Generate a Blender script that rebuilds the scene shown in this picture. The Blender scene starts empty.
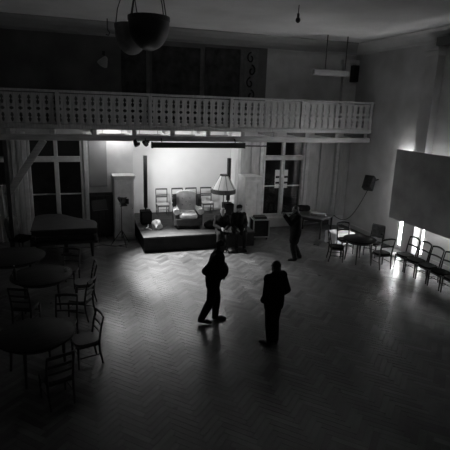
import bpy, bmesh, math, random
from mathutils import Vector, Matrix
random.seed(7)
S = bpy.context.scene
C = S.collection
# ------------------------------------------------------------------ camera
F_PX, PITCH, ROLL, YAW, CAM_H = 460.0, 0.2521, 0.033, 0.324, 4.52
fwd = Vector((math.sin(YAW)*math.cos(PITCH), math.cos(YAW)*math.cos(PITCH), -math.sin(PITCH)))
rt0 = Vector((math.cos(YAW), -math.sin(YAW), 0)); up0 = rt0.cross(fwd)
rt = rt0*math.cos(ROLL)+up0*math.sin(ROLL); up = up0*math.cos(ROLL)-rt0*math.sin(ROLL)
CP = Vector((0, 0, CAM_H))
cd = bpy.data.cameras.new('camera'); cam = bpy.data.objects.new('camera', cd); C.objects.link(cam)
cd.sensor_width = 36; cd.lens = F_PX/450*36; cd.clip_end = 200
M = Matrix((rt, up, -fwd)).transposed().to_4x4(); M.translation = CP; cam.matrix_world = M
S.camera = cam
def ray(x, y): return rt*((x-225)/F_PX) - up*((y-225)/F_PX) + fwd
def fl(x, y, z=0.0): v = ray(x, y); return CP + v*((z-CAM_H)/v.z)      # pixel -> level plane
def py(x, y, Y): v = ray(x, y); return CP + v*(Y/v.y)                  # pixel -> plane parallel to the back wall
def px(x, y, X): v = ray(x, y); return CP + v*(X/v.x)                  # pixel -> plane parallel to the right wall
def pj(P): v = Vector(P)-CP; z = v.dot(fwd); return 225+F_PX*v.dot(rt)/z, 225-F_PX*v.dot(up)/z, z
# ------------------------------------------------------------------ world, exposure
W = bpy.data.worlds.new('world'); S.world = W; W.use_nodes = True
W.node_tree.nodes['Background'].inputs[0].default_value = (1, 1, 1, 1)
W.node_tree.nodes['Background'].inputs[1].default_value = 0.035
vs = S.view_settings; vs.view_transform = 'Standard'; vs.look = 'None'; vs.exposure = 0; vs.gamma = 1; vs.use_curve_mapping = False
TUBE_POWER = 58.0      # radiance of the fluorescent tubes under the balcony
SPOT_FLOOR, SPOT_WALL = 3600.0, 440.0     # the two small spotlights on the balcony edge
LEAK_POWER = 66.0       # radiance of the narrow windows and the added panes behind the board
# ------------------------------------------------------------------ materials
MATS = {}
def mat(name, v, rough=.6, var=.15, scale=6, bump=0, stretch=(1, 1, 1), metal=0, v2=None, spec=.5):
    m = bpy.data.materials.new(name); m.use_nodes = True; nt = m.node_tree; b = nt.nodes['Principled BSDF']
    tc = nt.nodes.new('ShaderNodeTexCoord'); mp = nt.nodes.new('ShaderNodeMapping'); mp.inputs['Scale'].default_value = stretch
    nz = nt.nodes.new('ShaderNodeTexNoise'); nz.inputs['Scale'].default_value = scale; nz.inputs['Detail'].default_value = 6
    cr = nt.nodes.new('ShaderNodeValToRGB')
    lo = v*(1-var); hi = v*(1+var) if v2 is None else v2
    cr.color_ramp.elements[0].position = .3; cr.color_ramp.elements[1].position = .7
    cr.color_ramp.elements[0].color = (lo, lo, lo, 1); cr.color_ramp.elements[1].color = (hi, hi, hi, 1)
    nt.links.new(tc.outputs['Object'], mp.inputs[0]); nt.links.new(mp.outputs[0], nz.inputs[0])
    nt.links.new(nz.outputs[0], cr.inputs[0]); nt.links.new(cr.outputs[0], b.inputs['Base Color'])
    b.inputs['Roughness'].default_value = rough; b.inputs['Metallic'].default_value = metal
    b.inputs['Specular IOR Level'].default_value = spec
    if bump:
        bp = nt.nodes.new('ShaderNodeBump'); bp.inputs['Strength'].default_value = bump; bp.inputs['Distance'].default_value = .02
        nt.links.new(nz.outputs[0], bp.inputs['Height']); nt.links.new(bp.outputs[0], b.inputs['Normal'])
    MATS[name] = m; return m
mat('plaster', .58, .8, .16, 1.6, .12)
mat('plaster_right', .58, .75, .18, 1.1, .2)
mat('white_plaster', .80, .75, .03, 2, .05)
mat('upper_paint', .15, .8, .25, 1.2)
mat('ceiling_paint', .60, .85, .12, .8, .05)
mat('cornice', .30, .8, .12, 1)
mat('light_paint', .58, .5, .12, 5, stretch=(3, 3, .5))
mat('frame_paint', .70, .45, .15, 5)
mat('pale_wood', .66, .5, .18, 4, stretch=(6, 6, .6))
mat('balcony_wood', .40, .6, .2, 4, stretch=(5, 5, .6))
mat('beam_wood', .42, .55, .2, 4, stretch=(.6, 5, 5))
mat('dark_wood', .030, .38, .3, 6, stretch=(4, 4, .7))
mat('mid_wood', .07, .35, .3, 6, stretch=(4, 4, .7))
mat('table_top', .022, .6, .25, 3, stretch=(1, 6, 1), spec=.15)
mat('piano_lid', .06, .45, .25, 3, spec=.3)
mat('black_gloss', .018, .28, .1, 3)
mat('black_metal', .018, .45, .1, 8)
mat('black_cloth', .012, .9, .3, 12, .15, spec=.12)
mat('dark_cloth', .018, .9, .3, 10, .15, spec=.12)
mat('grey_cloth', .17, .85, .3, 9, .2)
mat('curtain_pale', .7, .8, .1, 6)
mat('seat_pale', .42, .7, .12, 10)
mat('seat_dark', .02, .8, .2, 10, spec=.12)
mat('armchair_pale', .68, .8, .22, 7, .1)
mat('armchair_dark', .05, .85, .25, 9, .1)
mat('shade_pale', .86, .8, .05, 6)
mat('shade_dark', .10, .8, .15, 6)
mat('stage_top', .045, .6, .3, 3, spec=.25)
mat('stage_side', .016, .8, .3, 4, spec=.1)
mat('white_cloth', .62, .8, .12, 8, .2)
mat('skin', .22, .6, .06, 8)
mat('hair_dark', .02, .6, .3, 40)
mat('hair_grey', .33, .6, .25, 40)
mat('metal', .45, .3, .08, 6, metal=.8)
mat('board', .33, .7, .22, 1.4, .1)
mat('wainscot', .035, .5, .25, 5, stretch=(5, 5, .6))
mat('picture_dark', .05, .7, .6, 4)
mat('banner_pale', .16, .8, .2, 6)
mat('ink', .02, .8, .2, 6)
mat('night_wall', .03, .9, .3, 1.5)
mat('lamp_white', .36, .5, .05, 4)
mat('paper', .75, .7, .05, 6)
def emis(name, v):
    m = bpy.data.materials.new(name); m.use_nodes = True; nt = m.node_tree; b = nt.nodes['Principled BSDF']
    b.inputs['Base Color'].default_value = (.8, .8, .8, 1); b.inputs['Emission Color'].default_value = (1, 1, 1, 1)
    b.inputs['Emission Strength'].default_value = v; MATS[name] = m; return m
emis('tube_glow', TUBE_POWER); emis('window_glow', LEAK_POWER); emis('far_glow', .2); emis('strip_glow', 48.0)
g = bpy.data.materials.new('glass'); g.use_nodes = True; b = g.node_tree.nodes['Principled BSDF']
b.inputs['Transmission Weight'].default_value = 1; b.inputs['Roughness'].default_value = .02; b.inputs['IOR'].default_value = 1.45
b.inputs['Base Color'].default_value = (.8, .8, .8, 1); MATS['glass'] = g
# parquet: tone from a per-plank attribute, grain from noise along the plank
m = bpy.data.materials.new('parquet'); m.use_nodes = True; nt = m.node_tree; b = nt.nodes['Principled BSDF']
at = nt.nodes.new('ShaderNodeAttribute'); at.attribute_name = 'tone'
tc = nt.nodes.new('ShaderNodeTexCoord'); nz = nt.nodes.new('ShaderNodeTexNoise'); nz.inputs['Scale'].default_value = 3; nz.inputs['Detail'].default_value = 8
geo = nt.nodes.new('ShaderNodeNewGeometry')
nt.links.new(geo.outputs['Position'], nz.inputs[0])
mr = nt.nodes.new('ShaderNodeMapRange'); mr.inputs[1].default_value = .25; mr.inputs[2].default_value = .75; mr.inputs[3].default_value = .65; mr.inputs[4].default_value = 1.3
nt.links.new(nz.outputs[0], mr.inputs[0])
mx = nt.nodes.new('ShaderNodeMath'); mx.operation = 'MULTIPLY'; nt.links.new(at.outputs['Fac'], mx.inputs[0]); nt.links.new(mr.outputs[0], mx.inputs[1])
nt.links.new(mx.outputs[0], b.inputs['Base Color'])
nz2 = nt.nodes.new('ShaderNodeTexNoise'); nz2.inputs['Scale'].default_value = 1.1; nz2.inputs['Detail'].default_value = 5; nt.links.new(geo.outputs['Position'], nz2.inputs[0])
mr2 = nt.nodes.new('ShaderNodeMapRange'); mr2.inputs[1].default_value = .3; mr2.inputs[2].default_value = .7; mr2.inputs[3].default_value = .33; mr2.inputs[4].default_value = .40
nt.links.new(nz2.outputs[0], mr2.inputs[0])
ad = nt.nodes.new('ShaderNodeMath'); ad.operation = 'MULTIPLY_ADD'; ad.inputs[1].default_value = -.5; nt.links.new(at.outputs['Fac'], ad.inputs[0]); nt.links.new(mr2.outputs[0], ad.inputs[2])
nt.links.new(ad.outputs[0], b.inputs['Roughness'])
b.inputs['IOR'].default_value = 1.6; b.inputs['Coat Weight'].default_value = .6; b.inputs['Coat Roughness'].default_value = .24
MATS['parquet'] = m
# ------------------------------------------------------------------ mesh helpers
class MB:
    def __init__(s): s.v = []; s.f = []
    def add(s, vs, fs):
        o = len(s.v); s.v += [tuple(p) for p in vs]; s.f += [tuple(i+o for i in q) for q in fs]; return s
    def box(s, c, d, rz=0, rx=0, ry=0):
        R = Matrix.Rotation(rz, 3, 'Z') @ Matrix.Rotation(ry, 3, 'Y') @ Matrix.Rotation(rx, 3, 'X'); c = Vector(c)
        P = [c + R @ Vector((sx*d[0]/2, sy*d[1]/2, sz*d[2]/2)) for sz in (-1, 1) for sx, sy in ((-1, -1), (1, -1), (1, 1), (-1, 1))]
        return s.add(P, [(3, 2, 1, 0), (4, 5, 6, 7), (0, 1, 5, 4), (1, 2, 6, 5), (2, 3, 7, 6), (3, 0, 4, 7)])
    def b2(s, a, b): return s.box([(a[i]+b[i])/2 for i in range(3)], [abs(b[i]-a[i]) for i in range(3)])
    def tube(s, pts, r, n=8, flat=None):
        pts = [Vector(p) for p in pts]; k = len(pts); rr = r if isinstance(r, (list, tuple)) else [r]*k
        V = []; a = None
        for i, p in enumerate(pts):
            t = (pts[min(i+1, k-1)]-pts[max(i-1, 0)]).normalized()
            if a is None: a = t.orthogonal().normalized()
            a = (a - t*a.dot(t)).normalized(); bb = t.cross(a)
            for j in range(n):
                q = 2*math.pi*j/n; V.append(p + a*math.cos(q)*rr[i] + bb*math.sin(q)*rr[i])
        Fs = [(i*n+j, i*n+(j+1) % n, (i+1)*n+(j+1) % n, (i+1)*n+j) for i in range(k-1) for j in range(n)]
        Fs += [tuple(range(n-1, -1, -1)), tuple((k-1)*n+j for j in range(n))]
        return s.add(V, Fs)
    def bar(s, p, q, w, h):       # square bar between two points
        p = Vector(p); q = Vector(q); t = (q-p).normalized()
        a = t.cross(Vector((0, 0, 1))); a = Vector((1, 0, 0)) if a.length < .05 else a.normalized(); bb = a.cross(t).normalized()
        V = [e + a*sx*w/2 + bb*sy*h/2 for e in (p, q) for sx, sy in ((-1, -1), (1, -1), (1, 1), (-1, 1))]
        return s.add(V, [(0, 1, 2, 3), (7, 6, 5, 4), (4, 5, 1, 0), (5, 6, 2, 1), (6, 7, 3, 2), (7, 4, 0, 3)])
    def lathe(s, prof, c=(0, 0, 0), n=24, wave=0, wn=0):
        V = []; k = len(prof)
        for r, z in prof:
            for j in range(n):
                q = 2*math.pi*j/n; r2 = r*(1+wave*(1 if j % 2 else -1)) if wave else r
                V.append((c[0]+r2*math.cos(q), c[1]+r2*math.sin(q), c[2]+z))
        Fs = [(i*n+j, i*n+(j+1) % n, (i+1)*n+(j+1) % n, (i+1)*n+j) for i in range(k-1) for j in range(n)]
        if prof[0][0] > 1e-4 and prof[0] != prof[-1]: Fs.append(tuple(range(n-1, -1, -1)))
        if prof[-1][0] > 1e-4 and prof[0] != prof[-1]: Fs.append(tuple((k-1)*n+j for j in range(n)))
        return s.add(V, Fs)
    def prism(s, poly, z0, z1, f=lambda x, y, z: (x, y, z)):
        n = len(poly); V = [f(x, y, z0) for x, y in poly]+[f(x, y, z1) for x, y in poly]
        return s.add(V, [tuple(range(n-1, -1, -1)), tuple(range(n, 2*n))]+[(i, (i+1) % n, n+(i+1) % n, n+i) for i in range(n)])
    def ball(s, c, r, n=12, sc=(1, 1, 1), R=None):
        V = []; k = n//2
        for i in range(1, k):
            t = math.pi*i/k
            for j in range(n):
                q = 2*math.pi*j/n; p = Vector((sc[0]*math.sin(t)*math.cos(q), sc[1]*math.sin(t)*math.sin(q), sc[2]*math.cos(t)))*r
                V.append((R @ p if R else p)+Vector(c))
        top = Vector((0, 0, sc[2]*r)); 
        V += [(R @ top if R else top)+Vector(c), (R @ -top if R else -top)+Vector(c)]
        N = (k-1)*n
        Fs = [(i*n+j, (i+1)*n+j, (i+1)*n+(j+1) % n, i*n+(j+1) % n) for i in range(k-2) for j in range(n)]
        Fs += [(N, j, (j+1) % n) for j in range(n)]+[(N+1, (k-2)*n+(j+1) % n, (k-2)*n+j) for j in range(n)]
        return s.add(V, Fs)
    def mesh(s, name):
        me = bpy.data.meshes.new(name); me.from_pydata(s.v, [], s.f); me.update()
        bm = bmesh.new(); bm.from_mesh(me); bmesh.ops.recalc_face_normals(bm, faces=bm.faces); bm.to_mesh(me); bm.free(); return me
    def build(s, name, m, parent=None, smooth=False, bevel=0, loc=None, rz=0):
        me = s.mesh(name); me.materials.append(MATS[m])
        o = bpy.data.objects.new(name, me); C.objects.link(o)
        if smooth:
            for p in me.polygons: p.use_smooth = True
            md = o.modifiers.new('edge', 'EDGE_SPLIT'); md.split_angle = math.radians(42)
        if bevel:
            md = o.modifiers.new('bevel', 'BEVEL'); md.width = bevel; md.segments = 2; md.limit_method = 'ANGLE'
        if parent: o.parent = parent
        if loc: o.location = loc
        o.rotation_euler.z = rz
        return o
def tag(o, label, cat, group=None):
    o['label'] = label; o['category'] = cat
    if group: o['group'] = group
    return o
def struct(o, label=None):
    o['kind'] = 'structure'
    if label: o['label'] = label
    return o
def thing(name, label, cat, loc=(0, 0, 0), rz=0, group=None):
    o = bpy.data.objects.new(name, None); C.objects.link(o); o.location = loc; o.rotation_euler.z = rz; o.empty_display_size = .2
    return tag(o, label, cat, group)
def dup(root, loc, rz, label, group=None, seat=None):
    r = root.copy(); C.objects.link(r); r.location = loc; r.rotation_euler.z = rz; r['label'] = label
    if group: r['group'] = group
    def rec(a, b):
        for ch in list(a.children):
            c = ch.copy(); C.objects.link(c); c.parent = b; rec(ch, c)
    rec(root, r); return r
# ------------------------------------------------------------------ setting
BY = 16.0; RX = 10.4; CZ = 6.85; LX = -4.6; RY = -7.0
# floor: herringbone parquet
fo = struct(MB().b2((LX, RY, -.25), (RX, 17.3, -.012)).build('floor', 'dark_wood'), 'herringbone parquet ballroom floor with worn gloss')
Wp, n_ = .1, 5
planks = []
c45 = math.sqrt(.5)
for i in range(-170, 170):
    for k in range(-30, 30):
        for o in (0, 1):
            ox, oy = i + 2*n_*k, i
            if o == 0: cx, cy = ox+n_/2, oy+.5
            else: cx, cy = ox+n_+.5, oy+1-n_/2
            X = (cx-cy)*c45*Wp + 3; Y = (cx+cy)*c45*Wp + 9
            if X < LX+.2 or X > RX-.2 or Y < 2.2 or Y > BY-.15: continue
            planks.append((X, Y, o))
def plank_geo(X, Y, o, tilt=0, z=0):
    L, w = n_*Wp/2-.0006, Wp/2-.0006
    a = (math.pi/4 if o == 0 else -math.pi/4) + math.pi/2*0
    # direction of u axis in the world is (c45, c45); of v axis (-c45, c45)
    d = Vector((c45, c45, 0)) if o == 0 else Vector((-c45, c45, 0)); e = Vector((-d.y, d.x, 0)); c = Vector((X, Y, z))
    B = [c + d*sx*L + e*sy*w + Vector((0, 0, -.012)) for sx, sy in ((-1, -1), (1, -1), (1, 1), (-1, 1))]
    T = [c + d*sx*(L-.0008) + e*sy*(w-.0008) + Vector((0, 0, sx*tilt+sy*tilt)) for sx, sy in ((-1, -1), (1, -1), (1, 1), (-1, 1))]
    return B+T, [(4, 5, 6, 7), (0, 1, 5, 4), (1, 2, 6, 5), (2, 3, 7, 6), (3, 0, 4, 7)]
def tone(o): return max(.04, random.gauss(.095 if o else .080, .020))
def seen(p):
    u, v, z = pj((p[0], p[1], 0)); return z > 0 and 5 < u < 445 and 5 < v < 446
near = sorted([p for p in planks if seen(p)], key=lambda p: pj((p[0], p[1], 0))[2])[:300]
nset = set(near)
mb = MB(); tones = []
for p in planks:
    if p in nset: continue
    V, Fs = plank_geo(*p, tilt=random.uniform(-.0005, .0005)); mb.add(V, Fs); t = tone(p[2]); tones += [t]*8
po = mb.build('parquet_planks', 'parquet', fo); po['kind'] = 'stuff'
at = po.data.attributes.new('tone', 'FLOAT', 'POINT'); at.data.foreach_set('value', tones)
vars_ = {}
for o in (0, 1):
    for q in range(6):
        V, Fs = plank_geo(0, 0, o, tilt=random.uniform(-.0005, .0005)); b_ = MB().add(V, Fs); me = b_.mesh('plank'); me.materials.append(MATS['parquet'])
        a_ = me.attributes.new('tone', 'FLOAT', 'POINT'); a_.data.foreach_set('value', [tone(o)]*8); vars_[o, q] = me
for p in near:
    ob = bpy.data.objects.new('parquet_plank', vars_[p[2], random.randrange(6)]); C.objects.link(ob); ob.parent = fo; ob.location = (p[0], p[1], 0)

# window openings on the back wall (x0, x1, z0, z1)
def X16(x, y=180): return py(x, y, BY).x
WINS = [(-3.2, -1.85, .1, 3.45), (X16(29), X16(83.5), .1, 3.45), (X16(262.5), X16(303), .42, 3.4)]
NX0, NX1, NY = X16(133), X16(240), 17.2
# back wall: lower zone with openings, upper zone darker paint, niche in white
wb = MB()
xs = [LX, WINS[0][0], WINS[0][1], WINS[1][0], WINS[1][1], NX0, NX1, WINS[2][0], WINS[2][1], RX]
def wallbox(m_, x0, x1, z0, z1): m_.b2((x0, BY, z0), (x1, BY+.3, z1))
for a, b_ in ((0, 1), (2, 3), (4, 5), (6, 7), (8, 9)): wallbox(wb, xs[a], xs[b_], 0, 3.72)
for w in WINS: wallbox(wb, w[0], w[1], w[3], 3.72); wallbox(wb, w[0], w[1], 0, w[2])
wback = struct(wb.build('wall_back', 'plaster'), 'grey plastered back wall below the balcony')
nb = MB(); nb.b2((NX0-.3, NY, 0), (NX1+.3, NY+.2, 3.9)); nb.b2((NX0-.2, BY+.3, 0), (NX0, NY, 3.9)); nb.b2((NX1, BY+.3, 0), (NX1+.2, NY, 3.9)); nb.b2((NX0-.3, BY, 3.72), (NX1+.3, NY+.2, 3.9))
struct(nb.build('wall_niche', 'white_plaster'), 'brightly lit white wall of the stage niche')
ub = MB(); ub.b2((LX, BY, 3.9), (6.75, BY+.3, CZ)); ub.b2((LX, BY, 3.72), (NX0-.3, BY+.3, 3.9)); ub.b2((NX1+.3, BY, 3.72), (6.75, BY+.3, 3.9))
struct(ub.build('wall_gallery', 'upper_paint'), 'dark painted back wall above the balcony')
ub = MB(); ub.b2((6.75, BY, 3.72), (RX, BY+.3, CZ))
struct(ub.build('wall_gallery_end', 'plaster'), 'grey plaster at the right end of the gallery wall')
# right wall: two narrow windows, and two added openings behind the board
RW = [(12.27, 12.50, .08, 3.3), (11.24, 11.42, .08, 3.3), (9.4, 10.7, 1.55, 2.4), (12.60, 12.84, 1.15, 3.3)]
rb = MB()
def rbox(y0, y1, z0, z1): rb.b2((RX, y0, z0), (RX+.3, y1, z1))
rbox(RY, RW[2][0], 0, CZ); rbox(RW[2][1], RW[1][0], 0, CZ); rbox(RW[1][1], RW[0][0], 0, CZ); rbox(RW[0][1], RW[3][0], 0, CZ); rbox(RW[3][1], BY+.3, 0, CZ)
for w in RW: rbox(w[0], w[1], 0, w[2]); rbox(w[0], w[1], w[3], CZ)
struct(rb.build('wall_right', 'plaster_right'), 'uneven grey plaster wall on the right')
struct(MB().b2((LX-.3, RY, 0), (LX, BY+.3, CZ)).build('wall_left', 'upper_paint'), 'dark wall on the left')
struct(MB().b2((LX-.3, RY, CZ), (RX+.3, BY+.3, CZ+.25)).build('ceiling', 'ceiling_paint'), 'grey plaster ceiling')
# coved cornice
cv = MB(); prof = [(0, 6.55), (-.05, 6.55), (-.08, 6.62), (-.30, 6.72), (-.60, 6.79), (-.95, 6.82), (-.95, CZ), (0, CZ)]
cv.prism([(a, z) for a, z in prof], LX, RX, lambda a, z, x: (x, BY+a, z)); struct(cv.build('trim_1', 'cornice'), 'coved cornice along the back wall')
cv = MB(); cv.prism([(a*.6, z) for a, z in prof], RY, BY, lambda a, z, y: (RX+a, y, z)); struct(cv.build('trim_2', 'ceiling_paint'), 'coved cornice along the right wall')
# windows
def window(n, w, bars, mull, transom, lab):
    x0, x1, z0, z1 = w; r_ = bpy.data.objects.new('window_%d' % n, None); C.objects.link(r_); r_.location = (0, 0, 0); struct(r_, lab)
    f = MB(); t = .08; yy0, yy1 = BY-.03, BY+.14
    f.b2((x0, yy0, z0), (x0+t, yy1, z1)); f.b2((x1-t, yy0, z0), (x1, yy1, z1)); f.b2((x0+t, yy0, z1-t), (x1-t, yy1, z1)); f.b2((x0+t, yy0, z0), (x1-t, yy1, z0+.1))
    f.build('window_frame', 'frame_paint', r_, bevel=.01)
    MB().b2((x0+t, yy0+.01, transom-.09), (x1-t, yy1-.01, transom+.09)).build('transom', 'frame_paint', r_, bevel=.015)
    xm = mull; MB().b2((xm-.07, yy0-.01, z0+.1), (xm+.07, yy1-.02, transom-.09)).build('mullion', 'frame_paint', r_, bevel=.015)
    MB().b2((xm-.06, yy0, transom+.09), (xm+.06, yy1-.02, z1-t)).build('mullion', 'frame_paint', r_, bevel=.015)
    for a, b_ in ((x0+t, xm-.07), (xm+.07, x1-t)):
        for zb in bars: MB().b2((a, yy0+.04, zb-.018), (b_, yy1-.05, zb+.018)).build('glazing_bar', 'frame_paint', r_)
        zz = [z0+.1]+bars+[transom-.09]
        for q in range(len(zz)-1): MB().b2((a, BY+.06, zz[q]+.02), (b_, BY+.068, zz[q+1]-.02)).build('pane', 'glass', r_)
        MB().b2((a, BY+.06, transom+.1), (b_, BY+.068, z1-t)).build('pane', 'glass', r_)
    # architrave
    for s_, xx in ((-1, x0), (1, x1)): MB().b2((xx+s_*.02, BY-.06, 0), (xx+s_*.16, BY-.001, z1+.1)).build('architrave', 'frame_paint', r_, bevel=.015)
    return r_
window(1, WINS[0], [1.55], -2.5, 2.68, 'dark window at the far left edge')
window(2, WINS[1], [1.52], X16(57.3), 2.68, 'tall dark double window behind the piano')
window(3, WINS[2], [1.62], X16(282), 2.70, 'tall dark window right of the stage with a distant light showing')
MB().b2((WINS[2][0]-.1, BY-.14, .36), (WINS[2][1]+.1, BY-.031, .42)).build('window_sill', 'frame_paint', bpy.data.objects['window_3'], bevel=.01)
# night outside: dark building added so the window panes stay dark
bo = thing('outbuilding', 'unlit building outside with one glowing window', 'building', (0, 0, 0))
MB().b2((-12, 22, -1), (22, 22.3, 7)).build('facade', 'night_wall', bo)
P0 = py(275, 188, 21.9); P1 = py(288, 170, 21.9)
MB().b2((P0.x, 21.9, P0.z), (P1.x, 21.99, P1.z)).build('lit_window', 'far_glow', bo)  # glowing panel for the bright shape in the right window
mb = MB(); mb.b2(((P0.x+P1.x)/2-.03, 21.84, P0.z), ((P0.x+P1.x)/2+.03, 21.9, P1.z))
for q in (.3, .62): mb.b2((P0.x, 21.84, P0.z+(P1.z-P0.z)*q-.05), (P1.x, 21.9, P0.z+(P1.z-P0.z)*q+.05))
mb.build('window_bars', 'night_wall', bo)
# lit panes: two narrow windows, then two unseen panes added for their spill
for q, w in enumerate(RW):
    r_ = bpy.data.objects.new('window_%d' % (4+q), None); C.objects.link(r_); r_.location = (RX, w[0], w[2]); struct(r_, ('narrow lit window beside the pier, bright strip under the board', 'narrow lit window just right of the pier', 'wide lit window hidden behind the hanging board', 'lit window hidden behind the far end of the hanging board')[q])
    inv = Vector((-RX, -w[0], -w[2]))
    MB().b2((RX+.12, w[0], w[2]), (RX+.14, w[1], w[3])).build('pane', 'window_glow', r_, loc=inv)
    f = MB(); f.b2((RX+.02, w[0], w[2]), (RX+.11, w[0]+.05, w[3])); f.b2((RX+.02, w[1]-.05, w[2]), (RX+.11, w[1], w[3])); f.b2((RX+.02, w[0]+.05, w[2]), (RX+.11, w[1]-.05, w[2]+.06)); f.b2((RX+.02, w[0]+.05, w[3]-.06), (RX+.11, w[1]-.05, w[3]))
    f.build('window_frame', 'frame_paint', r_, loc=inv)
# pier on the right wall
pr = MB(); pr.b2((RX-.26, 11.44, 0), (RX+.001, 11.92, 6.15)); pt = struct(pr.build('trim_3', 'plaster_right'), 'tall plaster pier on the right wall')
mb = MB(); mb.b2((RX-.31, 11.40, 6.15), (RX, 11.96, 6.27)); mb.b2((RX-.36, 11.36, 6.27), (RX, 12.0, 6.36)); mb.build('capital', 'plaster_right', pt, bevel=.02)
mb = MB(); mb.b2((RX-.34, 6.0, 6.40), (RX, 11.5, 6.62)); struct(mb.build('trim_4', 'mid_wood'), 'dark lintel board under the ceiling on the right wall')
# pilaster, wainscot, baseboards on the back wall
x0, x1 = X16(332), X16(346)
mb = MB(); mb.b2((x0, BY-.16, 0), (x1, BY+.001, 6.35)); struct(mb.build('trim_5', 'curtain_pale'), 'plaster pilaster near the right corner')
mb = MB(); mb.b2((x0+.12, BY-.2, .4), (x1-.12, BY-.155, 3.3)); mb.build('raised_panel', 'light_paint', bpy.data.objects['trim_5'], bevel=.01)
mb = MB(); mb.b2((x0-.07, BY-.22, 6.2), (x1+.07, BY, 6.36)); mb.build('capital', 'plaster', bpy.data.objects['trim_5'], bevel=.02)
wx0, wx1 = X16(86), X16(111)
wn = MB(); wn.b2((WINS[1][1]+.17, BY-.06, 0), (1.25, BY, 1.55)); wo = struct(wn.build('trim_6', 'wainscot'), 'dark wood wainscot between window and locker')
for q in range(4):
    a = WINS[1][1]+.2+q*.24; MB().b2((a, BY-.085, .15), (a+.2, BY-.06, 1.45)).build('panel', 'wainscot', wo, bevel=.01)
wn = MB(); wn.b2((wx0+.12, BY-.035, 1.75), (wx1-.12, BY, 3.3)); struct(wn.build('trim_7', 'cornice', bevel=.01), 'pale wall panel between window and locker')
mb = MB(); mb.b2((WINS[0][1]+.18, BY-.05, 0), (WINS[1][0]-.18, BY, 3.4)); t8 = struct(mb.build('trim_8', 'pale_wood'), 'pale boarded pier left of the window')
for q in range(3):
    a = WINS[0][1]+.19+q*(WINS[1][0]-WINS[0][1]-.38)/3; MB().b2((a, BY-.075, .1), (a+(WINS[1][0]-WINS[0][1]-.38)/3-.02, BY-.05, 3.3)).build('board', 'pale_wood', t8, bevel=.008)
for q, (a, b_) in enumerate(((WINS[2][1]+.17, x0), (x1, RX))):
    struct(MB().b2((a, BY-.03, 0), (b_, BY, .18)).build('baseboard_back' if q == 0 else 'baseboard_corner', 'mid_wood'))
for q, (a, b_) in enumerate(((12.9, BY), (.5, 10.9))):
    struct(MB().b2((RX-.03, a, 0), (RX, b_, .16)).build('baseboard_right' if q == 0 else 'baseboard_right_front', 'plaster_right'))
# wide upright boards around the right of the window
for q, (a, b_) in enumerate(((306, 316), (318, 330))):
    struct(MB().b2((X16(a), BY-.04, .3), (X16(b_), BY, 3.4)).build('trim_%d' % (9+q), 'light_paint', bevel=.01), 'pale upright wall panel right of the window')
for q, (a, b_) in enumerate(((240.5, 248), (250, 258))):
    struct(MB().b2((X16(a), BY-.04, .3), (X16(b_), BY, 3.4)).build('trim_%d' % (11+q), 'light_paint', bevel=.01), 'pale upright wall panel left of the window')
# ------------------------------------------------------------------ balcony
GY = 14.6
bal = thing('balcony', 'long wooden balcony with cut-out board balustrade across the back wall', 'balcony', (0, GY, 3.4))
off = Vector((0, -GY, -3.4))
def bp(mbx, name, m_, **k): return mbx.build(name, m_, bal, loc=off, **k)
ZB, ZT = 3.84, 4.80
bp(MB().b2((LX, GY, 3.72), (RX-.02, BY-.002, 3.79)), 'floor_deck', 'beam_wood')
bp(MB().b2((LX, GY-.05, 3.74), (RX-.02, GY+.06, 3.86)), 'bottom_rail', 'balcony_wood', bevel=.015)
bp(MB().b2((LX, GY-.07, 4.76), (RX-.02, GY+.09, 4.83)), 'handrail', 'balcony_wood', bevel=.02)
bp(MB().b2((LX, GY-.03, 3.39), (RX-.02, GY+.16, 3.57)), 'beam', 'beam_wood', bevel=.015)
posts = [-3.02, -.34, 2.34, 4.98, 7.56, 10.30]
for p in posts: bp(MB().b2((p-.055, GY-.055, 3.80), (p+.055, GY+.055, 4.77)), 'baluster_post', 'balcony_wood', bevel=.01)
half = [(0, 1), (.06, 1), (.09, .80), (.17, .62), (.20, .86), (.23, .86), (.26, .62), (.34, .72), (.37, 1), (.44, 1), (.455, .80), (.475, .57), (.50, .50), (.525, .57), (.545, .80), (.56, 1), (.63, 1), (.66, .72), (.74, .62), (.77, .86), (.80, .86), (.83, .62), (.91, .80), (.94, 1), (1, 1)]
bmesh_cache = {}
for i in range(len(posts)-1):
    a, b_ = posts[i]+.055, posts[i+1]-.055; nb_ = 11; wdt = (b_-a)/nb_
    key = round(wdt, 3)
    if key not in bmesh_cache:
        hw = wdt/2-.002
        R_ = [(hw*w_, .03+t*.87) for t, w_ in half]; poly = R_+[(-x, z) for x, z in reversed(R_)]
        q = MB(); q.prism(poly, -.014, .014, lambda x, z, y: (x, y, z)); me = q.mesh('baluster'); me.materials.append(MATS['balcony_wood']); bmesh_cache[key] = me
    for k in range(nb_):
        o = bpy.data.objects.new('baluster', bmesh_cache[key]); C.objects.link(o); o.parent = bal; o.location = Vector((a+(k+.5)*wdt, GY, ZB-.01))+off
J0 = py(172, 134, GY).x; JS = py(208, 134, GY).x-J0
jx = J0-6*JS
while jx < 10.3:
    bp(MB().b2((jx-.07, GY-.06, 3.57), (jx+.07, BY-.01, 3.72)), 'joist', 'beam_wood', bevel=.01); jx += JS
Pp = py(10.5, 215, GY).x; Pt = py(43, 141, GY)
bp(MB().b2((Pp-.055, GY, 0), (Pp+.055, GY+.12, 3.39)), 'support_post', 'mid_wood', bevel=.01)
Pb = py(7, 196, GY)
bp(MB().bar((Pb.x, GY+.07, Pb.z), (Pt.x+.02, GY+.07, 3.40), .13, .2), 'knee_brace', 'beam_wood', bevel=.01)
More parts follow.
